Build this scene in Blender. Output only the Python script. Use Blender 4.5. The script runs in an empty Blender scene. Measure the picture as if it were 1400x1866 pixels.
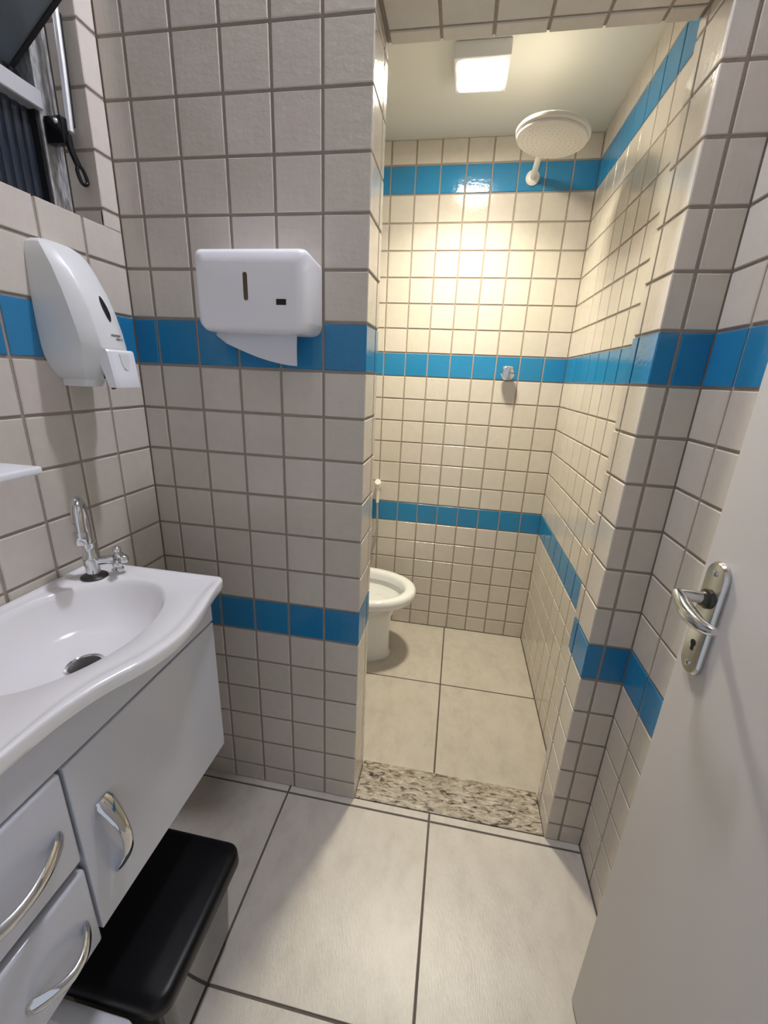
import bpy, bmesh, math, random
from mathutils import Vector, Matrix
random.seed(7)
S = bpy.context.scene
COL = S.collection
R = math.radians

# ------------------------------------------------------------------ camera
P = 0.105                      # tile pitch
ZF = 12.62 * P                 # height of the lower edge of the middle blue band
cam_d = bpy.data.cameras.new('camera')
cam = bpy.data.objects.new('camera', cam_d); COL.objects.link(cam)
X = Vector((0.983699, 0.093676, -0.153496))
D = Vector((0.174797, -0.297738, 0.938508))
F = Vector((0.042215, -0.95004, -0.309259))
# rows of the measured matrix are world axes, columns are camera right / down / forward
right = Vector((0.983699, 0.174797, 0.042215)); right = Vector((X[0], D[0], F[0]))
down = Vector((X[1], D[1], F[1])); fwd = Vector((X[2], D[2], F[2]))
m = Matrix((right, -down, -fwd)).transposed().to_4x4()
m.translation = Vector((0.79991, -0.98480, 1.32014))
cam.matrix_world = m
cam_d.sensor_fit = 'HORIZONTAL'; cam_d.sensor_width = 36.0
cam_d.lens = 759.35 / 1400 * 36.0
cam_d.clip_start = 0.01
S.camera = cam

# ------------------------------------------------------------------ light / exposure
W = bpy.data.worlds.new('world'); S.world = W; W.use_nodes = True
W.node_tree.nodes['Background'].inputs[0].default_value = (0.89, 0.96, 1.10, 1)
W.node_tree.nodes['Background'].inputs[1].default_value = 0.56
SHOWER_WATT = 10.5
ROOM_LAMP = 520.0
ld = bpy.data.lights.new('shower_lamp', 'AREA'); ld.shape = 'SQUARE'; ld.size = 0.13; ld.energy = SHOWER_WATT; ld.color = (1.0, 0.92, 0.72); ld.spread = math.radians(125)
lo = bpy.data.objects.new('shower_lamp', ld); COL.objects.link(lo); lo.location = (0.772, 0.672, 2.2075)
S.view_settings.view_transform = 'Standard'
S.view_settings.look = 'None'
S.view_settings.gamma = 1.0
S.view_settings.use_curve_mapping = False
S.view_settings.exposure = 0.0

# ------------------------------------------------------------------ materials
def principled(name, col, rough=0.5, metal=0.0, coat=0.0, **kw):
    mt = bpy.data.materials.new(name); mt.use_nodes = True
    b = mt.node_tree.nodes['Principled BSDF']
    b.inputs['Base Color'].default_value = (*col, 1)
    b.inputs['Roughness'].default_value = rough
    b.inputs['Metallic'].default_value = metal
    b.inputs['Coat Weight'].default_value = coat
    for k, v in kw.items(): b.inputs[k].default_value = v
    return mt
def nodes(mt): return mt.node_tree.nodes, mt.node_tree.links, mt.node_tree.nodes['Principled BSDF']
def ramp(n, stops):
    r = n.new('ShaderNodeValToRGB')
    e = r.color_ramp.elements
    while len(e) < len(stops): e.new(0.5)
    for i, (p, c) in enumerate(stops):
        e[i].position = p; e[i].color = (*c, 1)
    return r
def coords(n, l, scale, obj=True):
    tc = n.new('ShaderNodeNewGeometry')
    mp = n.new('ShaderNodeMapping'); mp.inputs['Scale'].default_value = scale
    l.new(tc.outputs['Position'], mp.inputs['Vector'])
    return mp
def bump(n, l, b, src, strength, dist=0.001):
    bp = n.new('ShaderNodeBump'); bp.inputs['Strength'].default_value = strength
    bp.inputs['Distance'].default_value = dist
    l.new(src, bp.inputs['Height']); l.new(bp.outputs['Normal'], b.inputs['Normal'])

def tile_mat(name, stops, rough=0.13):
    mt = principled(name, stops[0][1], rough)
    n, l, b = nodes(mt)
    oi = n.new('ShaderNodeObjectInfo'); r = ramp(n, stops)
    l.new(oi.outputs['Random'], r.inputs[0])
    mp = coords(n, l, (7, 7, 7)); nz = n.new('ShaderNodeTexNoise'); nz.inputs['Detail'].default_value = 3
    l.new(mp.outputs[0], nz.inputs['Vector'])
    hs = n.new('ShaderNodeHueSaturation'); mr = n.new('ShaderNodeMapRange')
    mr.inputs[3].default_value = 0.94; mr.inputs[4].default_value = 1.06
    l.new(nz.outputs[0], mr.inputs[0]); l.new(mr.outputs[0], hs.inputs['Value'])
    l.new(r.outputs[0], hs.inputs['Color']); l.new(hs.outputs[0], b.inputs['Base Color'])
    nz2 = n.new('ShaderNodeTexNoise'); nz2.inputs['Scale'].default_value = 9; nz2.inputs['Detail'].default_value = 2
    bump(n, l, b, nz2.outputs[0], 0.12, 0.004)
    return mt
BEIGE = tile_mat('cream_glaze', [(0.0, (0.60, 0.55, 0.475)), (0.5, (0.64, 0.59, 0.515)), (1.0, (0.64, 0.575, 0.52))])
BLUE = tile_mat('blue_glaze', [(0.0, (0.018, 0.20, 0.42)), (0.5, (0.022, 0.225, 0.46)), (1.0, (0.028, 0.215, 0.43))])

GROUT = principled('grout', (0.23, 0.185, 0.15), 0.9)
n, l, b = nodes(GROUT); mp = coords(n, l, (60, 60, 60)); nz = n.new('ShaderNodeTexNoise')
l.new(mp.outputs[0], nz.inputs['Vector'])
r = ramp(n, [(0.3, (0.31, 0.26, 0.21)), (0.7, (0.39, 0.33, 0.28))]); l.new(nz.outputs[0], r.inputs[0]); l.new(r.outputs[0], b.inputs['Base Color'])
FGROUT = principled('floor_grout', (0.12, 0.10, 0.085), 0.9)

FLOOR = principled('floor_porcelain', (0.68, 0.63, 0.55), 0.30)
n, l, b = nodes(FLOOR)
mp = coords(n, l, (4, 2.6, 4)); nz = n.new('ShaderNodeTexNoise'); nz.inputs['Detail'].default_value = 5; nz.inputs['Roughness'].default_value = 0.6
l.new(mp.outputs[0], nz.inputs['Vector'])
r = ramp(n, [(0.30, (0.49, 0.45, 0.39)), (0.5, (0.555, 0.51, 0.445)), (0.66, (0.585, 0.54, 0.475))]); l.new(nz.outputs[0], r.inputs[0])
mp2 = coords(n, l, (90, 14, 30)); nz2 = n.new('ShaderNodeTexNoise'); nz2.inputs['Detail'].default_value = 4
l.new(mp2.outputs[0], nz2.inputs['Vector'])
mx = n.new('ShaderNodeMixRGB'); mx.blend_type = 'MULTIPLY'; mx.inputs[0].default_value = 0.22
r2 = ramp(n, [(0.35, (0.8, 0.78, 0.74)), (0.6, (1, 1, 1))]); l.new(nz2.outputs[0], r2.inputs[0])
l.new(r.outputs[0], mx.inputs[1]); l.new(r2.outputs[0], mx.inputs[2]); l.new(mx.outputs[0], b.inputs['Base Color'])
bump(n, l, b, nz2.outputs[0], 0.25, 0.002)

GRANITE = principled('granite', (0.5, 0.45, 0.37), 0.2)
n, l, b = nodes(GRANITE)
mp = coords(n, l, (1, 1, 1)); mp.inputs['Rotation'].default_value = (0, 0, R(-35)); mp.inputs['Scale'].default_value = (26, 85, 40)
nz = n.new('ShaderNodeTexNoise'); nz.inputs['Detail'].default_value = 6; nz.inputs['Roughness'].default_value = 0.62; nz.inputs['Scale'].default_value = 1.0; nz.inputs['Distortion'].default_value = 1.2
l.new(mp.outputs[0], nz.inputs['Vector'])
r = ramp(n, [(0.34, (0.03, 0.024, 0.02)), (0.42, (0.17, 0.135, 0.10)), (0.46, (0.33, 0.28, 0.215)), (0.55, (0.41, 0.36, 0.285)), (0.66, (0.58, 0.53, 0.44))])
l.new(nz.outputs[0], r.inputs[0]); l.new(r.outputs[0], b.inputs['Base Color'])

PAINT = principled('ceiling_paint', (0.74, 0.73, 0.68), 0.6)
ROOMPAINT = principled('entrance_paint', (0.66, 0.60, 0.52), 0.5)
DOORPAINT = principled('door_paint', (0.66, 0.63, 0.61), 0.45)
n, l, b = nodes(DOORPAINT); mp = coords(n, l, (420, 420, 420)); nz = n.new('ShaderNodeTexNoise'); l.new(mp.outputs[0], nz.inputs['Vector'])
bump(n, l, b, nz.outputs[0], 0.18, 0.001)
PLASTIC = principled('white_plastic', (0.88, 0.88, 0.91), 0.28)
SOAPW = principled('offwhite_plastic', (0.74, 0.75, 0.74), 0.3)
SOAPL = principled('lever_plastic', (0.86, 0.87, 0.90), 0.25)
MARBLE = principled('sink_resin', (0.90, 0.885, 0.885), 0.12, coat=0.3)
LACQ = principled('cabinet_lacquer', (0.60, 0.61, 0.66), 0.14)
CHROME = principled('chrome', (0.72, 0.73, 0.74), 0.10, 1.0)
SATIN = principled('satin_chrome', (0.62, 0.61, 0.58), 0.2, 1.0)
DARKMET = principled('dark_metal', (0.10, 0.095, 0.09), 0.3, 1.0)
ALU = principled('aluminium', (0.46, 0.47, 0.48), 0.4, 0.7)
n, l, b = nodes(ALU); mp = coords(n, l, (30, 30, 8)); nz = n.new('ShaderNodeTexNoise'); nz.inputs['Detail'].default_value = 5; l.new(mp.outputs[0], nz.inputs['Vector'])
r = ramp(n, [(0.35, (0.42, 0.42, 0.42)), (0.6, (0.72, 0.73, 0.74))]); l.new(nz.outputs[0], r.inputs[0]); l.new(r.outputs[0], b.inputs['Base Color'])
ALUB = principled('bright_aluminium', (0.82, 0.83, 0.86), 0.35, 0.55)
BLACK = principled('black_plastic', (0.006, 0.006, 0.007), 0.22)
BLACKM = principled('black_matte', (0.008, 0.008, 0.008), 0.5)
BINBODY = principled('bin_body_plastic', (0.022, 0.021, 0.02), 0.06, coat=0.5)
BINLID = principled('bin_lid_plastic', (0.004, 0.004, 0.005), 0.33, **{'Specular IOR Level': 0.22})
AMBER = principled('smoked_window', (0.11, 0.075, 0.055), 0.12)
CERAMIC = principled('ceramic', (0.84, 0.84, 0.83), 0.07, coat=0.4)
SHOWERP = principled('shower_plastic', (0.82, 0.79, 0.73), 0.35)
PAPER = principled('paper', (0.70, 0.71, 0.76), 0.85)
n, l, b = nodes(PAPER); mp = coords(n, l, (300, 300, 300)); nz = n.new('ShaderNodeTexNoise'); l.new(mp.outputs[0], nz.inputs['Vector']); bump(n, l, b, nz.outputs[0], 0.2, 0.001)
RUBBER = principled('grey_rubber', (0.33, 0.32, 0.30), 0.5)
BLOCKER = principled('light_block_grey', (0.10, 0.10, 0.11), 0.9)
WBOX = principled('box_plastic', (0.82, 0.83, 0.86), 0.4)
INK = principled('print', (0.10, 0.11, 0.10), 0.6)
def glass(name, col, rough):
    mt = principled(name, col, rough); b = mt.node_tree.nodes['Principled BSDF']
    b.inputs['Transmission Weight'].default_value = 0.55; b.inputs['IOR'].default_value = 1.45
    return mt
GLASS = glass('dark_fluted_glass', (0.035, 0.045, 0.065), 0.12)
GLASS2 = glass('sash_glass', (0.22, 0.26, 0.29), 0.3)
def emit(name, col, st):
    mt = bpy.data.materials.new(name); mt.use_nodes = True
    b = mt.node_tree.nodes['Principled BSDF']; b.inputs['Base Color'].default_value = (0.8, 0.8, 0.8, 1)
    b.inputs['Emission Color'].default_value = (*col, 1); b.inputs['Emission Strength'].default_value = st
    return mt
EM_SHOWER = emit('shower_diffuser', (1.0, 0.93, 0.76), 112.0)
EM_ROOM = emit('room_diffuser', (0.96, 0.98, 1.12), ROOM_LAMP)

# ------------------------------------------------------------------ helpers
def link(name, me, mat, parent=None, smooth=None):
    o = bpy.data.objects.new(name, me); COL.objects.link(o)
    if mat is not None and not me.materials: me.materials.append(mat)
    if parent is not None: o.parent = parent
    if smooth is not None:
        for p in me.polygons: p.use_smooth = True
        me.set_sharp_from_angle(angle=R(smooth))
    return o
def finish(name, bm, mat, parent=None, smooth=None, kind=None):
    bmesh.ops.recalc_face_normals(bm, faces=bm.faces)
    me = bpy.data.meshes.new(name); bm.to_mesh(me); bm.free()
    o = link(name, me, mat, parent, smooth)
    if kind: o['kind'] = kind
    return o
def thing(name, label, cat, loc, group=None):
    o = bpy.data.objects.new(name, None); COL.objects.link(o); o.location = loc
    o.empty_display_size = 0.05
    o['label'] = label; o['category'] = cat
    if group: o['group'] = group
    return o
def tag(o, label, cat, group=None):
    o['label'] = label; o['category'] = cat
    if group: o['group'] = group
    return o
def part(o, th):
    """world-built mesh becomes a child of a thing placed somewhere"""
    o.parent = th
    o.matrix_parent_inverse = Matrix.Translation(-Vector(th.location))
    return o
def box(bm, x0, x1, y0, y1, z0, z1, bev=0.0, seg=2):
    r = bmesh.ops.create_cube(bm, size=1.0)
    bmesh.ops.scale(bm, vec=(x1 - x0, y1 - y0, z1 - z0), verts=r['verts'])
    bmesh.ops.translate(bm, vec=((x0 + x1) / 2, (y0 + y1) / 2, (z0 + z1) / 2), verts=r['verts'])
    if bev > 0:
        ed = list({e for v in r['verts'] for e in v.link_edges})
        bmesh.ops.bevel(bm, geom=ed, offset=bev, segments=seg, profile=0.5, affect='EDGES')
def boxes(name, lst, mat, parent=None, bev=0.0, seg=2, smooth=None):
    bm = bmesh.new()
    for b in lst: box(bm, *b, bev=bev, seg=seg)
    return finish(name, bm, mat, parent, smooth)
def loft(bm, rings, cap0=True, cap1=True):
    vs = [[bm.verts.new(p) for p in r] for r in rings]
    n = len(vs[0])
    for a, b in zip(vs, vs[1:]):
        for i in range(n):
            j = (i + 1) % n
            bm.faces.new((a[i], a[j], b[j], b[i]))
    if cap0: bm.faces.new(vs[0][::-1])
    if cap1: bm.faces.new(vs[-1])
    return vs
def frame(d):
    d = d.normalized(); u = d.orthogonal().normalized(); return u, d.cross(u)
def tube(bm, pts, rad, n=16, flat=None):
    """swept tube; rad number or list"""
    pts = [Vector(p) for p in pts]
    if not isinstance(rad, (list, tuple)): rad = [rad] * len(pts)
    u = None; rings = []
    for i, p in enumerate(pts):
        t = (pts[min(i + 1, len(pts) - 1)] - pts[max(i - 1, 0)]).normalized()
        if u is None: u = t.orthogonal().normalized()
        u = (u - t * u.dot(t)).normalized(); w = t.cross(u)
        rings.append([p + (u * math.cos(2 * math.pi * k / n) + w * math.sin(2 * math.pi * k / n)) * rad[i] for k in range(n)])
    loft(bm, rings)
def lathe(bm, prof, origin, axis, n=32):
    """prof: (radius, height along axis)"""
    axis = Vector(axis).normalized(); u, w = frame(axis); o = Vector(origin)
    rings = [[o + axis * h + (u * math.cos(2 * math.pi * k / n) + w * math.sin(2 * math.pi * k / n)) * max(r, 1e-5) for k in range(n)] for r, h in prof]
    loft(bm, rings)
def ball(bm, c, r, n=12):
    prof = [(r * math.sin(math.pi * i / n), -r * math.cos(math.pi * i / n)) for i in range(n + 1)]
    lathe(bm, prof, c, (0, 0, 1), 16)
def catmull(pts, k=6):
    pts = [Vector(p) for p in pts]; q = [pts[0] * 2 - pts[1]] + pts + [pts[-1] * 2 - pts[-2]]; out = []
    for i in range(1, len(q) - 2):
        for j in range(k):
            t = j / k
            out.append(0.5 * ((2 * q[i]) + (q[i + 1] - q[i - 1]) * t + (2 * q[i - 1] - 5 * q[i] + 4 * q[i + 1] - q[i + 2]) * t * t + (3 * q[i] - q[i - 1] - 3 * q[i + 1] + q[i + 2]) * t ** 3))
    out.append(pts[-1]); return out

# ---- tiles: small chamfered slabs sharing mesh data by size and colour
_tm = {}
def tile_mesh(w, h, mat, ch=0.0016, th=0.0060):
    key = (round(w, 4), round(h, 4), mat.name)
    if key in _tm: return _tm[key]
    a, b = w / 2, h / 2
    def ring(i, z): return [(-a + i, -b + i, z), (a - i, -b + i, z), (a - i, b - i, z), (-a + i, b - i, z)]
    v = ring(ch, 0) + ring(0, -ch) + ring(0, -th)
    f = [(0, 1, 2, 3)]
    for k in (0, 4):
        for i in range(4):
            j = (i + 1) % 4
            f.append((k + j, k + i, k + 4 + i, k + 4 + j))
    me = bpy.data.meshes.new('tile'); me.from_pydata(v, [], f); me.materials.append(mat); me.update()
    _tm[key] = me; return me
def put_tile(parent, c, U, V, N, w, h, mat, name='tile', jit=0.0035, ch=0.0016):
    o = bpy.data.objects.new(name, tile_mesh(w, h, mat, ch)); COL.objects.link(o)
    M = Matrix((U, V, N)).transposed().to_4x4()
    M.translation = c
    J = Matrix.Rotation(random.uniform(-jit, jit), 4, 'X') @ Matrix.Rotation(random.uniform(-jit, jit), 4, 'Y') if w > 0.05 and h > 0.05 else Matrix.Identity(4)
    o.matrix_basis = M @ J
    o.parent = parent
    return o
G = 0.0062                      # joint width
BLUEROWS = {0, -7}
def zk(k): return ZF + k * P
def rows(z0, z1):
    """list of (k, za, zb) between z0 and z1, joints already taken off"""
    out = []
    for k in range(-14, 14):
        a, b = zk(k), zk(k + 1)
        if b <= z0 + 0.012 or a >= z1 - 0.008: continue
        za = a + G / 2 if a > z0 else z0 + 0.001
        zb = b - G / 2 if b < z1 else z1 - 0.001
        if zb - za > 0.006: out.append((k, za, zb))
    return out
def tile_wall(parent, O, U, N, ulines, z0, z1, blue, hole=None, flush0=False, flush1=False):
    """vertical wall through O, running along U (horizontal) facing N; ulines = joint positions along U incl. both ends"""
    V = Vector((0, 0, 1)); O = Vector(O); U = Vector(U); N = Vector(N)
    if U.cross(V).dot(N) < 0: Ux = -U
    else: Ux = U
    for i, (a, b) in enumerate(zip(ulines, ulines[1:])):
        ua = a + ((0.0006 if flush0 else .0012) if i == 0 else G / 2); ub = b - ((0.0006 if flush1 else .0012) if i == len(ulines) - 2 else G / 2)
        if ub - ua < 0.004: continue
        for k, za, zb in rows(z0, z1):
            rects = [(ua, ub, za, zb)]
            if hole:
                h0, h1, hz0, hz1 = hole; out = []
                for (p, q, r_, s) in rects:
                    if q <= h0 or p >= h1 or s <= hz0 or r_ >= hz1: out.append((p, q, r_, s)); continue
                    if r_ < hz0: out.append((p, q, r_, hz0)); r_ = hz0
                    if p < h0: out.append((p, h0, r_, s))
                    if q > h1: out.append((h1, q, r_, s))
                rects = out
            for (p, q, r_, s) in rects:
                if q - p < 0.004 or s - r_ < 0.004: continue
                c = O + U * ((p + q) / 2) + V * ((r_ + s) / 2 - O.z)
                put_tile(parent, c, Ux, V, N, q - p, s - r_, BLUE if k in blue else BEIGE)
def struct(o): o['kind'] = 'structure'; return o

# ------------------------------------------------------------------ setting
T = 0.1371                     # partition thickness
XE, PL, PM, WX = 0.582, 1.1799, 1.2208, 1.2821
SR, DY = 1.2557, 1.1049        # shower right wall, shower back wall
ZH = 1.9845                    # underside of the lintel
ZC1 = 2.78                     # room ceiling
ZS, ZC2 = -0.022, 2.252        # shower floor and ceiling
YE = -1.10                     # entrance wall
E_ = 0.0030                    # tile face above joint
TOP = zk(9)

wl = struct(boxes('wall_left', [(-.14, -E_, -.048 + E_, T / 2, -.03, ZC1 + .1), (-.14, -E_, YE - .1, -.048 + E_, -.03, 1.607 - .002),
                                (-.14, -E_, YE - .1, -.80, 1.605, ZC1 + .1), (-.14, -E_, -.80, -.048 + E_, 2.32, ZC1 + .1)], GROUT))
tile_wall(wl, (0, 0, 0), (0, 1, 0), (1, 0, 0), [-(1.024 + i) * P for i in range(9, -1, -1)] + [0.0], 0, TOP, {0, -7, 7}, hole=(-.80, -.048, 1.607, 2.32))
for k, za, zb in rows(1.607, 2.31):                                   # window reveal
    put_tile(wl, Vector((-.0365, -.048, (za + zb) / 2)), Vector((1, 0, 0)), Vector((0, 0, 1)), Vector((0, -1, 0)), 0.070, zb - za, BEIGE)

wm = struct(boxes('wall_middle', [(-E_, XE - E_, E_, T / 2, -.03, ZC1 + .1), (PL + E_, WX + .1, E_, T / 2, -.03, ZC1 + .1), (XE - E_, PL + E_, E_, T / 2, ZH + E_, ZC1 + .1)], GROUT))
tile_wall(wm, (0, 0, 0), (1, 0, 0), (0, -1, 0), [0.0] + [(0.576 + i) * P for i in range(5)] + [XE], 0, TOP, {0, -7, 7}, flush1=True)
tile_wall(wm, (0, 0, 0), (1, 0, 0), (0, -1, 0), [PL, PM, WX], 0, TOP, {0, -7, 7}, flush0=True)
REV = [0.0, 0.1, T]
tile_wall(wm, (XE, 0, 0), (0, 1, 0), (1, 0, 0), REV, 0, ZH, {0, -7}, flush0=True, flush1=True)
tile_wall(wm, (PL, 0, 0), (0, 1, 0), (-1, 0, 0), REV, 0, ZH, {0, -7}, flush0=True, flush1=True)
cols = [XE + .004] + [XE + .007 + P * i for i in range(1, 6)] + [PL - .001]
for a, b_ in zip(cols, cols[1:]):                                      # lintel underside and face
    for y0, y1 in ((0.0006, .1 - G / 2), (.1 + G / 2, T - .0006)):
        put_tile(wm, Vector(((a + b_) / 2, (y0 + y1) / 2, ZH)), Vector((1, 0, 0)), Vector((0, -1, 0)), Vector((0, 0, -1)), b_ - a - G, y1 - y0, BEIGE)
    for k, za, zb in rows(ZH, TOP):
        put_tile(wm, Vector(((a + b_) / 2, 0, (za + zb) / 2)), Vector((1, 0, 0)), Vector((0, 0, 1)), Vector((0, -1, 0)), b_ - a - G, zb - za, BLUE if k == 7 else BEIGE)

ws = struct(boxes('wall_shower_front', [(-.14, XE - E_, T / 2, T - E_, -.05, ZC1 + .1), (PL + E_, WX + .1, T / 2, T - E_, -.05, ZC1 + .1), (XE - E_, PL + E_, T / 2, T - E_, ZH + E_, ZC1 + .1)], GROUT))
tile_wall(ws, (0, T, 0), (1, 0, 0), (0, 1, 0), [0.06 + P * i for i in range(5)] + [XE], ZS, ZC2, {0, -7, 7}, flush1=True)

wr = struct(boxes('wall_right', [(WX + E_, WX + .12, YE - .1, T / 2, -.03, ZC1 + .1)], GROUT))
tile_wall(wr, (WX, 0, 0), (0, 1, 0), (-1, 0, 0), [-(0.954 + i) * P for i in range(8, -1, -1)] + [0.0], 0, TOP, {0, -7, 7})

wb = struct(boxes('wall_back', [(-.14, SR + .12, DY + E_, DY + .12, -.05, ZC2 + .1)], GROUT))
BL = [0.4245 + P * i for i in range(-4, 8)]
tile_wall(wb, (0, DY, 0), (1, 0, 0), (0, -1, 0), [0.0] + BL + [SR], ZS, ZC2, {0, -7, 7})
wsr = struct(boxes('wall_shower_right', [(SR + E_, SR + .12, T, DY + E_, -.05, ZC2 + .1)], GROUT))
tile_wall(wsr, (SR, 0, 0), (0, 1, 0), (-1, 0, 0), [T] + [DY - .041 - P * i for i in range(8, -1, -1)] + [DY], ZS, ZC2, {0, -7, 7})
wsl = struct(boxes('wall_shower_left', [(-.14, -E_, T, DY + E_, -.05, ZC2 + .1)], GROUT))
tile_wall(wsl, (0, 0, 0), (0, 1, 0), (1, 0, 0), [T] + [DY - .041 - P * i for i in range(8, -1, -1)] + [DY], ZS, ZC2, {0, -7, 7})

we = struct(boxes('wall_entrance', [(-.14, .40, YE - .1, YE, -.03, ZC1 + .1), (1.24, WX + .12, YE - .1, YE, -.03, ZC1 + .1), (.40, 1.24, YE - .1, YE, 2.1, ZC1 + .1)], ROOMPAINT))
struct(boxes('ceiling', [(-.14, WX + .12, YE - .1, T / 2, ZC1, ZC1 + .1)], PAINT))
struct(boxes('ceiling.001', [(-.14, SR + .14, T, DY + .12, ZC2, ZC2 + .1)], PAINT))

fl = struct(boxes('floor', [(-.14, WX + .12, YE - .1, T / 2, -.06, -.003)], FGROUT))
fs = struct(boxes('floor.001', [(-.14, SR + .12, T, DY + .12, -.08, ZS - .003)], FGROUT))
FG = 0.0062
def floor_tiles(parent, xs, ys, z):
    for a, b_ in zip(xs, xs[1:]):
        for c, d in zip(ys, ys[1:]):
            w, h = b_ - a - FG, d - c - FG
            if w < .006 or h < .006: continue
            put_tile(parent, Vector(((a + b_) / 2, (c + d) / 2, z)), Vector((1, 0, 0)), Vector((0, 1, 0)), Vector((0, 0, 1)), w, h, FLOOR, 'floor_tile', 0.0, 0.0008)
floor_tiles(fl, [0, .3625, .8285, WX], [YE, -.956, -.4892, -.0225, .0060], 0)
floor_tiles(fs, [0, .3685, .835, SR], [.149, .6335, DY], ZS)
# granite threshold
bm = bmesh.new(); box(bm, XE + .001, PL - .001, .0065, .1495, -.05, .001, .0012, 1)
struct(finish('trim_1', bm, GRANITE))
# dark wall added outside the window to keep the world light out
struct(boxes('wall_light_block', [(-1.3, -1.2, -2.2, 1.2, -.5, 4.5)], BLOCKER))

# ------------------------------------------------------------------ window
win = bpy.data.objects.new('window_1', None); COL.objects.link(win); win['kind'] = 'structure'
win.location = (-.09, -.42, 1.607)
FX0, FX1 = -.115, -.072
fr = part(boxes('window_frame', [(FX0, FX1, -.092, -.0485, 1.608, 2.318), (FX0, FX1, -.798, -.760, 1.608, 2.318), (FX0, FX1, -.76, -.092, 1.608, 1.622), (FX0, FX1, -.76, -.092, 2.285, 2.318)], ALU, bev=.002, seg=1), win)
part(boxes('frame_lip', [(FX1 - .004, FX1 + .004, -.068, -.060, 1.609, 2.317)], ALU, bev=.001, seg=1), win)
part(boxes('rail', [(FX0 + .005, FX1 + .006, -.76, -.088, 1.792, 1.824)], ALUB, bev=.002, seg=1), win)
def fluted(name, y0, y1, z0, z1, x, mat, pitch=.019, amp=.0035):
    bm = bmesh.new(); n = int((y1 - y0) / pitch * 8)
    prev = None
    for i in range(n + 1):
        y = y0 + (y1 - y0) * i / n
        dx = amp * abs(math.sin(math.pi * (y - y0) / pitch))
        q = [bm.verts.new((x + dx, y, z0)), bm.verts.new((x + dx, y, z1)), bm.verts.new((x - .004, y, z0)), bm.verts.new((x - .004, y, z1))]
        if prev:
            bm.faces.new((prev[0], q[0], q[1], prev[1])); bm.faces.new((prev[2], prev[3], q[3], q[2]))
            bm.faces.new((prev[1], q[1], q[3], prev[3])); bm.faces.new((prev[0], prev[2], q[2], q[0]))
        prev = q
    return finish(name, bm, mat, None, 40)
part(fluted('fluted_pane', -.76, -.0925, 1.622, 1.792, -.094, GLASS), win)
part(fluted('fluted_pane', -.76, -.0925, 1.824, 1.852, -.104, GLASS), win)
part(boxes('gasket', [(-.099, -.078, -.0985, -.092, 1.622, 1.792)], BLACKM), win)
# awning sash swung outwards: hinged at the top
def sash_pt(s, t): # s along y, t down the sash
    top = Vector((.030, 0, 1.962)); bot = Vector((-.210, 0, 1.792))
    p = top.lerp(bot, t); p.y = s; return p
def bar(bm, a, b_, r): tube(bm, [a, b_], r, 6)
sm = bmesh.new()
for s in (-.100, -.75): bar(sm, sash_pt(s, 0), sash_pt(s, 1), .007)
for t in (0, 1): bar(sm, sash_pt(-.100, t), sash_pt(-.75, t), .007)
part(finish('sash_frame', sm, BLACKM), win)
sm = bmesh.new()
q = [sash_pt(-.1, .0), sash_pt(-.75, .0), sash_pt(-.75, 1), sash_pt(-.1, 1)]
off = Vector((.004, 0, -.001))
v0 = [sm.verts.new(p + off) for p in q]; v1 = [sm.verts.new(p - off) for p in q]
sm.faces.new(v0); sm.faces.new(v1[::-1])
for i in range(4): sm.faces.new((v0[i], v0[(i + 1) % 4], v1[(i + 1) % 4], v1[i]))
part(finish('sash_pane', sm, GLASS2), win)
# lever: bright bar along the jamb, latch and loop handle
sm = bmesh.new(); tube(sm, [(-.024, -.0685, 1.975), (-.026, -.0695, 1.87), (-.024, -.0770, 1.762)], .0058, 8)
part(finish('lever_bar', sm, ALUB, None, 40), win)
sm = bmesh.new(); tube(sm, [(-.026, -.060, 1.955), (-.026, -.0625, 1.87), (-.026, -.0665, 1.775)], .0042, 6)
part(finish('lever_channel', sm, DARKMET, None, 40), win)
sm = bmesh.new(); box(sm, -.07, -.028, -.092, -.074, 1.738, 1.785, .004, 2)
part(finish('latch', sm, BLACK, None, 40), win)
sm = bmesh.new(); ball(sm, (-.04, -.0925, 1.774), .0045, 8)
part(finish('rivet', sm, ALUB, None, 60), win)
sm = bmesh.new()
tube(sm, catmull([(-.028, -.0800, 1.756), (-.026, -.0810, 1.735), (-.024, -.0780, 1.722), (-.023, -.0715, 1.708)], 4), .0062, 8)
loop = [(-.023, -.0720, 1.708), (-.023, -.0765, 1.698), (-.023, -.0700, 1.680), (-.023, -.0600, 1.678), (-.023, -.0535, 1.686), (-.023, -.0600, 1.702), (-.023, -.0690, 1.710)]
tube(sm, catmull(loop, 4), .0036, 8)
part(finish('lever_handle', sm, BLACK, None, 50), win)

# ------------------------------------------------------------------ door
door = bpy.data.objects.new('door_1', None); COL.objects.link(door); door['kind'] = 'structure'
HX, HY = 1.205, -1.075
DXe, DYe = 1.1725, -.3575
door.location = (HX, HY, 0.008)
dv = Vector((DXe - HX, DYe - HY, 0)); dlen = dv.length; du = dv.normalized(); dn = Vector((-du.y, du.x, 0))   # dn points to -x (into the room)
def dpt(s, z, out): return Vector((HX, HY, 0)) + du * s + dn * out + Vector((0, 0, z))
def dbox(bm, s0, s1, z0, z1, o0, o1, bev=0, seg=2):
    n0 = len(bm.verts); box(bm, s0, s1, o0, o1, z0, z1, bev, seg)
    bm.verts.ensure_lookup_table()
    for v in bm.verts[n0:]: v.co = dpt(v.co.x, v.co.z, v.co.y)
bm = bmesh.new(); dbox(bm, 0, dlen, .010, 2.09, -.035, 0, .0025, 2)
part(finish('door_leaf', bm, DOORPAINT, None, 30), door)
se = dlen - .038
hp = bpy.data.objects.new('door_handle', None); COL.objects.link(hp); hp.location = dpt(se, 1.01, 0)
part(hp, door)
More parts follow.
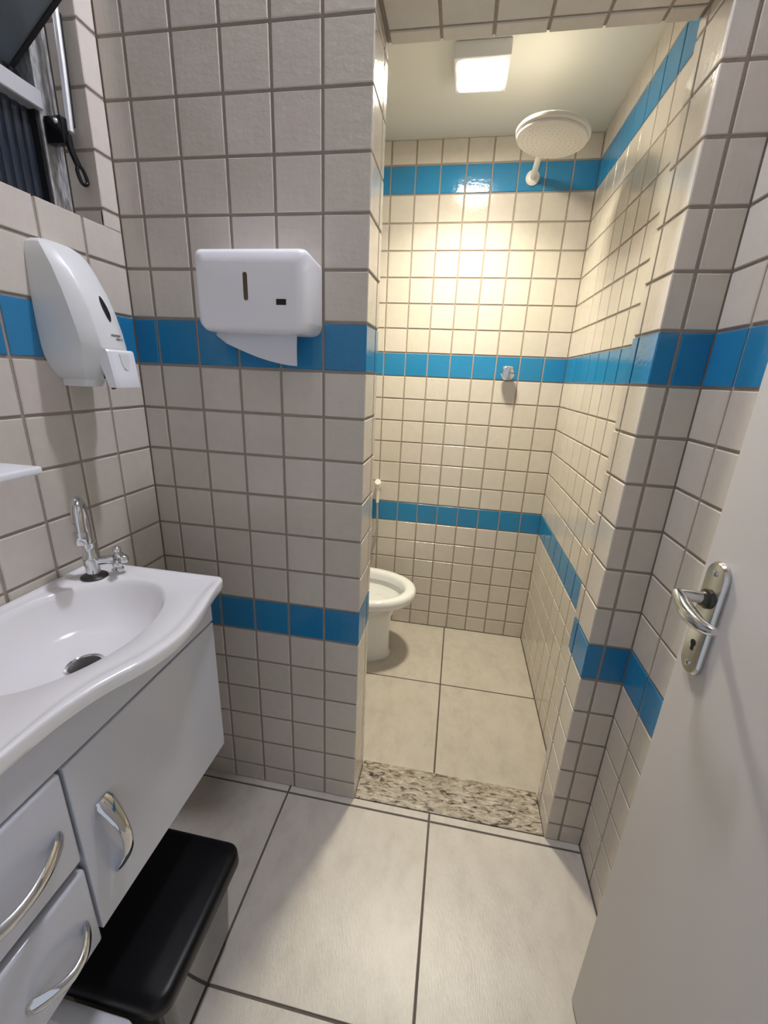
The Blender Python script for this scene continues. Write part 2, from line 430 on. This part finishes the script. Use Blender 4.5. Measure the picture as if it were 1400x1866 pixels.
def hpart(o):
    o.parent = hp; o.matrix_parent_inverse = Matrix.Translation(-Vector(dpt(se, 1.01, 0))); return o
def stad(w, h, n=10):
    pts = []; r_ = w / 2
    for k in range(n + 1): a = math.pi * k / n; pts.append((r_ * math.cos(a), h / 2 - r_ + r_ * math.sin(a)))
    for k in range(n + 1): a = math.pi + math.pi * k / n; pts.append((r_ * math.cos(a), -h / 2 + r_ + r_ * math.sin(a)))
    return pts
bm = bmesh.new()
rings = []
for sc, o in ((1.0, .0005), (1.0, .004), (.90, .0072), (.78, .0076)):
    rings.append([dpt(se + a * sc, 1.011 + b_ * (1 - (1 - sc) * .25), o) for a, b_ in stad(.042, .178)])
loft(bm, rings)
hpart(finish('lock_plate', bm, SATIN, None, 35))
for zc in (1.083, .939):
    bm = bmesh.new(); lathe(bm, [(.0045, 0), (.0045, .0015), (.002, .0028)], dpt(se, zc, .0076), dn, 12)
    hpart(finish('screw', bm, CHROME, None, 40))
bm = bmesh.new(); lathe(bm, [(.005, 0), (.005, .0012)], dpt(se + .001, .972, .0072), dn, 14); dbox(bm, se - .0016, se + .0034, .960, .972, .0072, .0084)
hpart(finish('keyhole', bm, BLACKM))
bm = bmesh.new()
lathe(bm, [(.014, 0), (.014, .004), (.0105, .006), (.0100, .010)], dpt(se, 1.044, .0072), dn, 20)
hpart(finish('handle_rose', bm, DARKMET, None, 40))
bm = bmesh.new()
tube(bm, [dpt(se, 1.045, .012), dpt(se, 1.047, .034), dpt(se - .001, 1.048, .046)], [.0085, .0082, .0085], 14)
pts = catmull([dpt(se + .006, 1.050, .047), dpt(se - .015, 1.046, .050), dpt(se - .040, 1.0415, .0535), dpt(se - .068, 1.0405, .054), dpt(se - .088, 1.043, .049)], 5)
rad = [.0065 + .004 * math.sin(math.pi * min(1, i / (len(pts) - 1) * 1.05)) for i in range(len(pts))]; rad[0] = .004; rad[-1] = .005
tube(bm, pts, rad, 14)
hpart(finish('lever', bm, CHROME, None, 60))

# ------------------------------------------------------------------ vanity cabinet
YR, YL = -.253, -.822
XF0, XF1 = .286, .305
vc = thing('vanity_cabinet', 'wall-hung white lacquered vanity cabinet with chrome bow handles under the sink', 'cabinet', (.15, -.53, .44))
part(boxes('cabinet_body', [(.001, XF0, YR - .012, YR, .445, .8575), (.001, XF0, YL, YL + .012, .445, .8575), (.001, XF0, YL + .012, YR - .012, .445, .457),
                             (.001, .010, YL + .012, YR - .012, .457, .858), (.010, XF0, -.634, -.624, .457, .775)], LACQ), vc)
part(boxes('false_front', [(.2955, XF1, YL, YR, .789, .856)], LACQ, bev=.0012), vc)
dd = part(boxes('cabinet_door', [(XF0 + .001, XF1, -.626, YR, .438, .783)], LACQ, bev=.0015), vc)
dr1 = part(boxes('drawer', [(XF0 + .001, XF1 + .002, YL, -.631, .609, .783)], LACQ, bev=.006, seg=4, smooth=40), vc)
dr2 = part(boxes('drawer', [(XF0 + .001, XF1 + .002, YL, -.631, .424, .591)], LACQ, bev=.006, seg=4, smooth=40), vc)
def bow_handle(a, b_, parent, out=.030):
    a = Vector(a); b_ = Vector(b_); ax = (b_ - a).normalized(); N = Vector((1, 0, 0)); Wd = ax.cross(N)
    bm = bmesh.new(); rings = []
    n_ = 22
    for i in range(n_ + 1):
        t = i / n_
        h = out * (math.sin(math.pi * t) ** 0.8 if 0 < t < 1 else 0) - .001
        wd = (.0095 + .0065 * abs(2 * t - 1) ** 1.6) * min(1, .72 + 8 * min(t, 1 - t))
        th = .0052
        c = a.lerp(b_, t) + N * h
        tang = (ax + N * (out * math.pi * math.cos(math.pi * t) / (b_ - a).length)).normalized(); nn = Wd.cross(tang).normalized()
        if nn.x < 0: nn = -nn
        rings.append([c + Wd * wd * math.cos(2 * math.pi * k / 12) + nn * th * math.sin(2 * math.pi * k / 12) for k in range(12)])
    loft(bm, rings)
    o = finish('handle', bm, CHROME, None, 60)
    o.parent = parent; o.matrix_parent_inverse = parent.matrix_parent_inverse.inverted() if False else Matrix.Translation(-Vector(vc.location)).inverted() @ Matrix.Translation(-Vector(vc.location))
    return o
bow_handle((XF1, -.582, .672), (XF1, -.574, .510), dd)
bow_handle((XF1 + .002, -.652, .688), (XF1 + .002, -.808, .688), dr1)
bow_handle((XF1 + .002, -.650, .492), (XF1 + .002, -.742, .492), dr2)

# ------------------------------------------------------------------ wash basin (resin top with bulging front)
wbn = thing('wash_basin', 'white glossy wash basin top with bulging front and oval bowl', 'sink', (.16, -.455, .86))
BC = Vector((.163, -.455)); BAx, BAy = .132, .176
SY0, SY1 = -.231, -.835
def front_x(y):
    ctrl = [(-.231, .329), (-.29, .340), (-.37, .361), (-.445, .370), (-.51, .359), (-.57, .335), (-.63, .3225), (-.70, .321), (-.835, .321)]
    for i in range(len(ctrl) - 1):
        (ya, xa), (yb, xb) = ctrl[i], ctrl[i + 1]
        if ya >= y >= yb:
            t = (ya - y) / (ya - yb)
            sl = lambda k: (ctrl[min(k + 1, len(ctrl) - 1)][1] - ctrl[max(k - 1, 0)][1]) / (ctrl[min(k + 1, len(ctrl) - 1)][0] - ctrl[max(k - 1, 0)][0])
            h = yb - ya; m0, m1 = sl(i) * h, sl(i + 1) * h
            return (2*t**3 - 3*t*t + 1) * xa + (t**3 - 2*t*t + t) * m0 + (3*t*t - 2*t**3) * xb + (t**3 - t*t) * m1
    return .321
outl = []
for i in range(41):
    y = SY0 - .012 + (SY1 - SY0 + .024) * i / 40; outl.append((front_x(y), y))
poly = [(.001, SY0)] + [(.02 + (.300) * k / 8, SY0) for k in range(8)] + [(front_x(SY0) - .010, SY0), (front_x(SY0) - .003, SY0 - .004)] + outl + [(.30, SY1)] + [(.28 * (1 - k / 6) + .001, SY1) for k in range(7)]
poly += [(.001, SY1 + (SY0 - SY1) * k / 30) for k in range(1, 30)]
NA = len(poly)
def inset(d):
    out = []
    for (x, y) in poly:
        v = Vector((x, y)) - BC; L = v.length
        a = math.atan2(v.y / BAy, v.x / BAx); Lr = Vector((BAx * math.cos(a), BAy * math.sin(a))).length * 1.04
        de = min(d, (d / .034) * .92 * (L - Lr)) if d < .05 else min(d, .98 * (L - Lr))
        out.append(BC + v * ((L - de) / L))
    return out
def rim(scale):
    out = []
    for (x, y) in poly:
        v = Vector((x, y)) - BC; a = math.atan2(v.y / BAy, v.x / BAx)
        out.append(BC + Vector((BAx * math.cos(a), BAy * math.sin(a))) * scale)
    return out
rings = []
def add(pts, z): rings.append([Vector((p[0], p[1], z)) for p in pts])
dc = Vector((.165, -.443))
for sc, z in ((.20, .7895), (.30, .7895), (.5, .793), (.65, .800), (.78, .812), (.87, .832), (.93, .853), (.97, .8705), (.995, .8805), (1.03, .8842)):
    pts = rim(sc); k = max(0, 1 - sc) ; add([p + (dc - BC) * k for p in pts], z)
add(inset(.034), .8845); add(inset(.024), .8850); add(inset(.019), .8868); add(inset(.014), .8880); add(inset(.006), .8885); add(inset(.002), .8875); add(inset(.0004), .8855); add(inset(0), .882); add(inset(.0005), .870); add(inset(.003), .864); add(inset(.012), .8605); add(inset(.05), .8600)
bm = bmesh.new(); loft(bm, rings, True, False)
part(finish('basin_top', bm, MARBLE, None, 42), wbn)
bm = bmesh.new(); lathe(bm, [(.0315, .7892), (.0315, .7925), (.029, .7935), (.0265, .7922), (.0255, .7902)], (dc.x, dc.y, 0), (0, 0, 1), 32)
dn_ = part(finish('drain_ring', bm, CHROME, None, 40), wbn)
bm = bmesh.new(); lathe(bm, [(.0255, .7898), (.0255, .7912), (.018, .7916), (.001, .7918)], (dc.x, dc.y, 0), (0, 0, 1), 24)
part(finish('drain_grille', bm, DARKMET, None, 40), wbn)

# ------------------------------------------------------------------ faucet
FB = Vector((.0625, -.2935, .8845))
fc = thing('faucet', 'chrome gooseneck faucet with cross handle on the sink ledge', 'faucet', tuple(FB))
bm = bmesh.new(); lathe(bm, [(.0255, .0005), (.0255, .003), (.022, .0055), (.013, .0075)], FB, (0, 0, 1), 28)
part(finish('base_flange', bm, DARKMET, None, 40), fc)
bm = bmesh.new(); lathe(bm, [(.0125, .006), (.0130, .012), (.0155, .040), (.0150, .052), (.0128, .056), (.0128, .072), (.0145, .0725), (.0145, .080), (.0118, .081)], FB, (0, 0, 1), 24)
part(finish('faucet_body', bm, CHROME, None, 40), fc)
sd = Vector((.60, -.80, 0)).normalized()
arch = [FB + Vector((0, 0, .078)), FB + Vector((0, 0, .110)), FB + Vector((0, 0, .143)) + sd * .002, FB + Vector((0, 0, .166)) + sd * .012, FB + Vector((0, 0, .177)) + sd * .030, FB + Vector((0, 0, .166)) + sd * .047, FB + Vector((0, 0, .143)) + sd * .055, FB + Vector((0, 0, .112)) + sd * .058]
bm = bmesh.new(); pts = catmull(arch, 6); tube(bm, pts, .0102, 16)
lathe(bm, [(.0105, 0), (.0125, .003), (.0125, .022), (.0105, .027)], FB + Vector((0, 0, .098)) + sd * .0585, (0, 0, 1), 18)
part(finish('spout', bm, CHROME, None, 50), fc)
hd = Vector((.83, .55, 0)).normalized()
bm = bmesh.new(); tube(bm, [FB + Vector((0, 0, .036)) + hd * .008, FB + Vector((0, 0, .036)) + hd * .030], .0092, 16); tube(bm, [FB + Vector((0, 0, .036)) + hd * .030, FB + Vector((0, 0, .036)) + hd * .040], .0105, 16)
part(finish('valve_arm', bm, CHROME, None, 50), fc)
kc = FB + Vector((0, 0, .034)) + hd * .048; side = Vector((-hd.y, hd.x, 0))
bm = bmesh.new(); ball(bm, kc, .012)
for dv_ in (Vector((0, 0, 1)), Vector((0, 0, -1)), side, -side):
    tube(bm, [kc + dv_ * .008, kc + dv_ * .019], [.0075, .0055], 12); ball(bm, kc + dv_ * .0225, .0088)
lathe(bm, [(.010, 0), (.010, .009), (.006, .013), (.001, .014)], kc + hd * .006, hd, 16)
part(finish('cross_handle', bm, CHROME, None, 60), fc)

# ------------------------------------------------------------------ paper towel dispenser + paper
td = thing('towel_dispenser', 'white plastic paper towel dispenser on the tiled wall left of the shower opening', 'dispenser', (.355, 0, 1.48))
bm = bmesh.new()
def rrect(x0, x1, z0, z1, rt, rb, y, n_=6):
    pts = []
    for cx, cz, r_, a0 in ((x1 - rt, z1 - rt, rt, 0), (x0 + rt, z1 - rt, rt, 90), (x0 + rb, z0 + rb, rb, 180), (x1 - rb, z0 + rb, rb, 270)):
        for k in range(n_ + 1):
            a = R(a0 + 90 * k / n_); pts.append(Vector((cx + r_ * math.cos(a), y, cz + r_ * math.sin(a))))
    return pts
loft(bm, [rrect(.229, .4785, 1.398, 1.545, .012, .024, -.0005), rrect(.228, .479, 1.397, 1.550, .014, .024, -.050), rrect(.230, .4775, 1.398, 1.554, .014, .022, -.078),
          rrect(.234, .4735, 1.401, 1.552, .013, .020, -.089), rrect(.242, .4655, 1.408, 1.544, .012, .018, -.0955), rrect(.256, .4515, 1.424, 1.526, .010, .014, -.0985)])
part(finish('dispenser_cover', bm, PLASTIC, None, 60), td)
bm = bmesh.new(); loft(bm, [[Vector((.3475 + a, -.0975, 1.483 + b_)) for a, b_ in stad(.0100, .0530)], [Vector((.3475 + a, -.0990, 1.483 + b_)) for a, b_ in stad(.0094, .0524)]])
part(finish('level_window', bm, AMBER), td)
part(boxes('lock_badge', [(.4135, .4345, -.0995, -.0965, 1.4495, 1.4605)], BLACK), td)
# the sheet
bm = bmesh.new(); top = []; 
NX, NZ = 16, 8
grid = []
for i in range(NX + 1):
    s = i / NX
    x = .266 + .172 * s
    zb = 1.3795 - .046 * (1 - (1 - s) ** 1.7)
    if s < .06: zb = 1.385
    col_ = []
    for j in range(NZ + 1):
        t = j / NZ; z = 1.4035 + (zb - 1.4035) * t
        y = -.052 - .004 * math.sin(t * 2.2) - .014 * math.exp(-s * 9) * t + .002 * math.sin(s * 9)
        x_ = x - .012 * math.exp(-s * 7) * math.sin(t * math.pi)
        col_.append(Vector((x_, y, z)))
    grid.append(col_)
va = [[bm.verts.new(p) for p in c] for c in grid]; vb = [[bm.verts.new(p + Vector((0, .0008, 0))) for p in c] for c in grid]
for i in range(NX):
    for j in range(NZ):
        bm.faces.new((va[i][j], va[i + 1][j], va[i + 1][j + 1], va[i][j + 1])); bm.faces.new((vb[i][j], vb[i][j + 1], vb[i + 1][j + 1], vb[i + 1][j]))
for i in range(NX):
    for j in (0, NZ): bm.faces.new((va[i][j], va[i + 1][j], vb[i + 1][j], vb[i][j]))
for j in range(NZ):
    for i in (0, NX): bm.faces.new((va[i][j], va[i][j + 1], vb[i][j + 1], vb[i][j]))
tag(finish('paper_towel', bm, PAPER, None, 60), 'white paper towel sheet hanging out below the towel dispenser', 'paper')

# ------------------------------------------------------------------ soap dispenser
YC = -.200
sp = thing('soap_dispenser', 'white liquid soap dispenser with push lever on the left wall beneath the window', 'dispenser', (0, YC, 1.40))
prof = [  # z, half width at wall, depth
    (1.5360, .024, .016), (1.5335, .036, .024), (1.526, .046, .036), (1.510, .0515, .053), (1.485, .0535, .071), (1.450, .0555, .090), (1.415, .0560, .104), (1.380, .0560, .114),
    (1.350, .0550, .120), (1.330, .0525, .112), (1.310, .044, .100), (1.296, .034, .088), (1.290, .026, .078), (1.289, .0225, .074), (1.275, .0220, .062)]
rings = []
for z, w, d in prof:
    f = .60
    rings.append([Vector((x, YC + y, z)) for x, y in ((0.0006, -w), (d * .40, -w * .985), (d * .72, -w * .95), (d * .735, -w * .935), (d * .925, -w * .60), (d * .94, -w * .56), (d * .985, -w * .27), (d, 0), (d * .985, w * .27), (d * .94, w * .56), (d * .925, w * .60), (d * .735, w * .935), (d * .72, w * .95), (d * .40, w * .985), (0.0006, w))])
bm = bmesh.new(); loft(bm, rings)
part(finish('soap_cover', bm, SOAPW, None, 24), sp)
def fx(z):
    for (za, _, da), (zb, _, db) in zip(prof, prof[1:]):
        if za >= z >= zb: return da + (db - da) * (za - z) / (za - zb)
bm = bmesh.new(); front = []; back = []
for k in range(20):
    a = 2 * math.pi * k / 20
    y = .0062 * math.cos(a) * (abs(math.cos(a)) ** .3); z = 1.422 + .023 * math.sin(a)
    front.append(Vector((fx(z) + .0012, YC + .0025 + y, z))); back.append(Vector((fx(z) - .004, YC + .0025 + y, z)))
loft(bm, [back, front])
part(finish('level_window', bm, BLACK), sp)
bm = bmesh.new()
lv = [(1.3475, .0345, .098, .1215), (1.3440, .0350, .098, .1245), (1.325, .0345, .100, .1270), (1.300, .0335, .106, .1300), (1.278, .0330, .112, .1330), (1.2760, .0325, .114, .1325)]
loft(bm, [[Vector((x, YC + .004 + y, z)) for x, y in ((a, -w), (b_ - .004, -w), (b_, -w + .006), (b_ + .001, 0), (b_, w - .006), (b_ - .004, w), (a, w))] for z, w, a, b_ in lv])
part(finish('push_lever', bm, SOAPL, None, 30), sp)
bm = bmesh.new()
uu = []
for k in range(13):
    a = math.pi * k / 12; uu.append((.0115 * math.cos(a), 1.340 - .030 * math.sin(a) ** .8 if 0 < k < 12 else 1.340))
loft(bm, [[Vector((.1245 + (1.344 - z) * .112, YC + .004 + y, z)) for y, z in uu], [Vector((.1272 + (1.344 - z) * .112, YC + .004 + y, z)) for y, z in uu]])
part(finish('lever_groove', bm, SOAPW), sp)
bm = bmesh.new(); box(bm, .09, .104, YC - .014, YC + .006, 1.292, 1.303); tube(bm, [(.094, YC - .004, 1.295), (.100, YC - .004, 1.272)], .004, 8)
part(finish('pump_spring', bm, BLACKM), sp)
def text(s, size, M, name, par):
    cu = bpy.data.curves.new(name, 'FONT'); cu.body = s; cu.size = size; cu.align_x = 'CENTER'; cu.align_y = 'CENTER'; cu.extrude = .0003
    o = bpy.data.objects.new(name, cu); COL.objects.link(o)
    dg = bpy.context.evaluated_depsgraph_get(); me = bpy.data.meshes.new_from_object(o.evaluated_get(dg)); bpy.data.objects.remove(o)
    me.transform(M); me.materials.clear(); me.materials.append(INK)
    ob = bpy.data.objects.new(name, me); COL.objects.link(ob); part(ob, par)
def textM(y, z):
    tilt = math.atan2(.01, .035)
    up = Vector((-math.sin(tilt), 0, math.cos(tilt))); U = Vector((0, 1, 0)); N = U.cross(up)
    M = Matrix((U, up, N)).transposed().to_4x4(); M.translation = Vector((fx(z) + .0006, y, z)); return M
text('PREMISSE', .0058, textM(YC + .004, 1.3740), 'lettering', sp)
text('INVOQ', .0050, textM(YC + .010, 1.3670), 'lettering', sp)

# ------------------------------------------------------------------ shelf under the mirror (its right tip shows)
sh = thing('wall_shelf', 'white glossy wall shelf tip jutting in at left edge above the sink', 'shelf', (.05, -.55, 1.145))
bm = bmesh.new(); box(bm, .001, .105, -.80, -.392, 1.135, 1.149, .004, 3)
part(finish('shelf_board', bm, PLASTIC, None, 40), sh)
bm = bmesh.new(); box(bm, .001, .012, -.79, -.405, 1.149, 1.185, .003, 2)
part(finish('shelf_back', bm, PLASTIC, None, 40), sh)

# ------------------------------------------------------------------ pedal bin
bn = thing('trash_bin', 'black plastic pedal bin with glossy lid on the floor under the vanity', 'bin', (.26, -.50, 0))
def rr2(x0, x1, y0, y1, r_, z, n_=6):
    pts = []
    for cx, cy, a0 in ((x1 - r_, y1 - r_, 0), (x0 + r_, y1 - r_, 90), (x0 + r_, y0 + r_, 180), (x1 - r_, y0 + r_, 270)):
        for k in range(n_ + 1):
            a = R(a0 + 90 * k / n_); pts.append(Vector((cx + r_ * math.cos(a), cy + r_ * math.sin(a), z)))
    return pts
bm = bmesh.new(); loft(bm, [rr2(.168, .362, -.596, -.408, .02, .036), rr2(.158, .3755, -.607, -.397, .022, .046), rr2(.152, .383, -.617, -.388, .022, .226)])
part(finish('bin_body', bm, BINBODY, None, 40), bn)
bm = bmesh.new(); loft(bm, [rr2(.178, .352, -.586, -.418, .02, .0005), rr2(.178, .352, -.586, -.418, .02, .037)])
part(finish('bin_base', bm, BLACKM, None, 40), bn)
bm = bmesh.new()
loft(bm, [rr2(.142, .392, -.632, -.355, .030, .222), rr2(.140, .394, -.636, -.351, .032, .226), rr2(.141, .393, -.635, -.352, .032, .250), rr2(.144, .390, -.632, -.355, .030, .2555), rr2(.149, .385, -.627, -.360, .027, .2585), rr2(.158, .376, -.618, -.369, .024, .2600), rr2(.20, .34, -.58, -.40, .02, .2615)])
part(finish('bin_lid', bm, BINLID, None, 50), bn)

wbx = thing('plastic_box', 'pale grey plastic box on the floor in front of the black bin', 'box', (.22, -.72, 0))
bm = bmesh.new(); loft(bm, [rr2(.09, .330, -.83, -.650, .02, .0005), rr2(.088, .338, -.835, -.645, .02, .21)])
part(finish('box_body', bm, WBOX, None, 40), wbx)
bm = bmesh.new(); loft(bm, [rr2(.084, .344, -.840, -.640, .02, .208), rr2(.082, .346, -.842, -.638, .02, .212), rr2(.084, .344, -.840, -.640, .02, .224), rr2(.092, .336, -.832, -.648, .018, .228), rr2(.112, .316, -.812, -.668, .016, .228), rr2(.116, .312, -.808, -.672, .014, .224)])
part(finish('box_lid', bm, WBOX, None, 40), wbx)

# ------------------------------------------------------------------ toilet
YT = .800
to = thing('toilet', 'white ceramic toilet without a seat in the shower room', 'toilet', (.35, YT, ZS))
def egg(x0, x1, w, z, n_=48):
    xm = x0 + (x1 - x0) * .42; pts = []
    for k in range(n_):
        a = 2 * math.pi * k / n_; c, s = math.cos(a), math.sin(a)
        x = xm + (x1 - xm) * c if c > 0 else xm + (xm - x0) * (-(abs(c) ** .75))
        pts.append(Vector((x, YT + w * (abs(s) ** .92) * (1 if s > 0 else -1), z)))
    return pts
rings = [egg(.235, .570, .098, ZS + .0005), egg(.235, .572, .099, ZS + .012), egg(.24, .562, .092, ZS + .03), egg(.235, .560, .092, .12), egg(.23, .566, .098, .20), egg(.215, .590, .118, .248), egg(.20, .630, .150, .285), egg(.195, .664, .178, .306), egg(.19, .676, .188, .318), egg(.19, .680, .192, .338), egg(.192, .676, .189, .354), egg(.20, .664, .180, .3605),
         egg(.225, .640, .158, .3605), egg(.235, .628, .148, .355), egg(.24, .622, .143, .340), egg(.242, .620, .141, .318), egg(.236, .626, .147, .314), egg(.228, .634, .155, .313)]
bm = bmesh.new(); loft(bm, rings, True, False)
part(finish('bowl', bm, CERAMIC, None, 60), to)
bm = bmesh.new(); loft(bm, [egg(.228, .634, .155, .3115), egg(.232, .630, .150, .298), egg(.246, .608, .130, .268), egg(.265, .575, .105, .235), egg(.30, .52, .08, .20), egg(.34, .46, .04, .175)], False, True)
part(finish('bowl_inside', bm, CERAMIC, None, 60), to)
bm = bmesh.new(); loft(bm, [[Vector((x, y, z)) for x, y, z in ((.004, YT - .18, .33), (.19, YT - .17, .33), (.19, YT + .17, .33), (.004, YT + .18, .33))], [Vector((x, y, z)) for x, y, z in ((.004, YT - .195, .69), (.195, YT - .185, .69), (.195, YT + .185, .69), (.004, YT + .195, .69))]])
bmesh.ops.bevel(bm, geom=list(bm.edges), offset=.015, segments=3, affect='EDGES')
part(finish('tank', bm, CERAMIC, None, 50), to)
part(boxes('tank_lid', [(.003, .203, YT - .2, YT + .2, .690, .722)], CERAMIC, bev=.010, seg=3, smooth=50), to)
part(boxes('pedestal_back', [(.05, .27, YT - .085, YT + .085, ZS + .0005, .335)], CERAMIC, bev=.02, seg=3, smooth=50), to)

# ------------------------------------------------------------------ bidet sprayer
bs = thing('bidet_sprayer', 'white hand bidet sprayer on a wall hook beside the toilet', 'sprayer', (.425, DY, .78))
bm = bmesh.new(); box(bm, .412, .438, DY - .016, DY - .0005, .765, .800, .004, 2); box(bm, .414, .436, DY - .040, DY - .014, .768, .780, .003, 2)
part(finish('wall_hook', bm, SHOWERP, None, 40), bs)
bm = bmesh.new(); tube(bm, [(.425, DY - .028, .690), (.425, DY - .028, .760), (.425, DY - .030, .800)], [.008, .010, .012], 14); tube(bm, [(.425, DY - .026, .796), (.427, DY - .046, .806)], [.011, .015], 14)
part(finish('spray_head', bm, SHOWERP, None, 50), bs)
bm = bmesh.new(); tube(bm, catmull([(.425, DY - .028, .692), (.428, DY - .03, .60), (.424, DY - .035, .49), (.400, DY - .04, .41), (.368, DY - .035, .43), (.350, DY - .02, .50), (.350, DY - .0005, .52)], 6), .0055, 10)
part(finish('hose', bm, RUBBER, None, 60), bs)

# ------------------------------------------------------------------ shower head
hc = Vector((1.002, .640, 2.034)); hn = Vector((-.10, -.01, -1)).normalized()
shd = thing('rain_shower', 'round white rain shower head on a short wall arm', 'shower', (1.005, DY, 2.107))
bm = bmesh.new(); lathe(bm, [(.001, .0005), (.027, .0005), (.027, .006), (.020, .011), (.012, .014)], (1.006, DY, 2.107), (0, -1, 0), 24)
part(finish('wall_flange', bm, SHOWERP, None, 40), shd)
bm = bmesh.new(); tube(bm, catmull([(1.006, DY - .006, 2.107), (1.006, DY - .06, 2.112), (1.006, .95, 2.122), (1.004, .76, 2.116), (1.001, .675, 2.104), (1.000, .640, 2.086), hc - hn * .034], 5), .0115, 14)
part(finish('arm', bm, SHOWERP, None, 50), shd)
bm = bmesh.new(); lathe(bm, [(.012, -.034), (.020, -.030), (.044, -.023), (.092, -.019), (.106, -.016), (.110, -.011), (.110, -.004), (.107, -.001), (.103, .000)], hc, hn, 56)
part(finish('head_shell', bm, SHOWERP, None, 40), shd)
bm = bmesh.new(); lathe(bm, [(.100, -.002), (.1045, .002), (.1040, .007), (.100, .0095), (.001, .011)], hc, hn, 56)
part(finish('spray_plate', bm, SHOWERP, None, 40), shd)
nub = bmesh.new(); u, w = frame(hn)
for rr_ in range(1, 7):
    for k in range(rr_ * 6):
        a = 2 * math.pi * k / (rr_ * 6); c = hc + hn * .0105 + (u * math.cos(a) + w * math.sin(a)) * rr_ * .0145
        lathe(nub, [(.0014, 0), (.001, .0012)], c, hn, 5)
part(finish('nozzles', nub, SHOWERP, kind='stuff'), shd)

# ------------------------------------------------------------------ shower valve
vx, vz = 1.0025, 1.3575
vk = thing('shower_valve', 'faceted chrome shower valve knob on the middle blue band', 'valve', (vx, DY, vz))
bm = bmesh.new(); lathe(bm, [(.021, .0005), (.021, .004), (.013, .012), (.011, .020)], (vx, DY, vz), (0, -1, 0), 24)
part(finish('valve_flange', bm, CHROME, None, 40), vk)
bm = bmesh.new()
rings = []
for r_, h in ((.012, .018), (.026, .022), (.031, .030), (.031, .044), (.026, .052), (.012, .055)):
    rings.append([Vector((vx + r_ * (1 + .045 * math.cos(6 * a)) * math.cos(a), DY - h, vz + r_ * (1 + .045 * math.cos(6 * a)) * math.sin(a))) for a in [2 * math.pi * k / 40 for k in range(40)]])
loft(bm, rings)
part(finish('valve_knob', bm, CHROME, None, 25), vk)

# ------------------------------------------------------------------ lamps
LX, LY, LH = .772, .672, .040
sl = thing('ceiling_light', 'square glowing surface-mounted light on the shower ceiling', 'light', (LX, LY, ZC2))
bm = bmesh.new(); box(bm, LX - .082, LX + .082, LY - .082, LY + .082, ZC2 - LH, ZC2 - .0005, .003, 2)
part(finish('light_housing', bm, PLASTIC, None, 40), sl)
part(boxes('diffuser', [(LX - .066, LX + .066, LY - .066, LY + .066, ZC2 - LH - .003, ZC2 - LH + .002)], EM_SHOWER), sl)
RX, RY = .72, -.048
rl = thing('ceiling_light', 'white rectangular ceiling light high over the washroom beside the partition wall', 'light', (RX, RY, ZC1))
bm = bmesh.new(); box(bm, RX - .10, RX + .10, RY - .042, RY + .042, ZC1 - .03, ZC1 - .0005, .003, 2)
part(finish('light_housing', bm, PLASTIC, None, 40), rl)
part(boxes('diffuser', [(RX - .08, RX + .08, RY - .03, RY + .03, ZC1 - .033, ZC1 - .028)], EM_ROOM), rl)
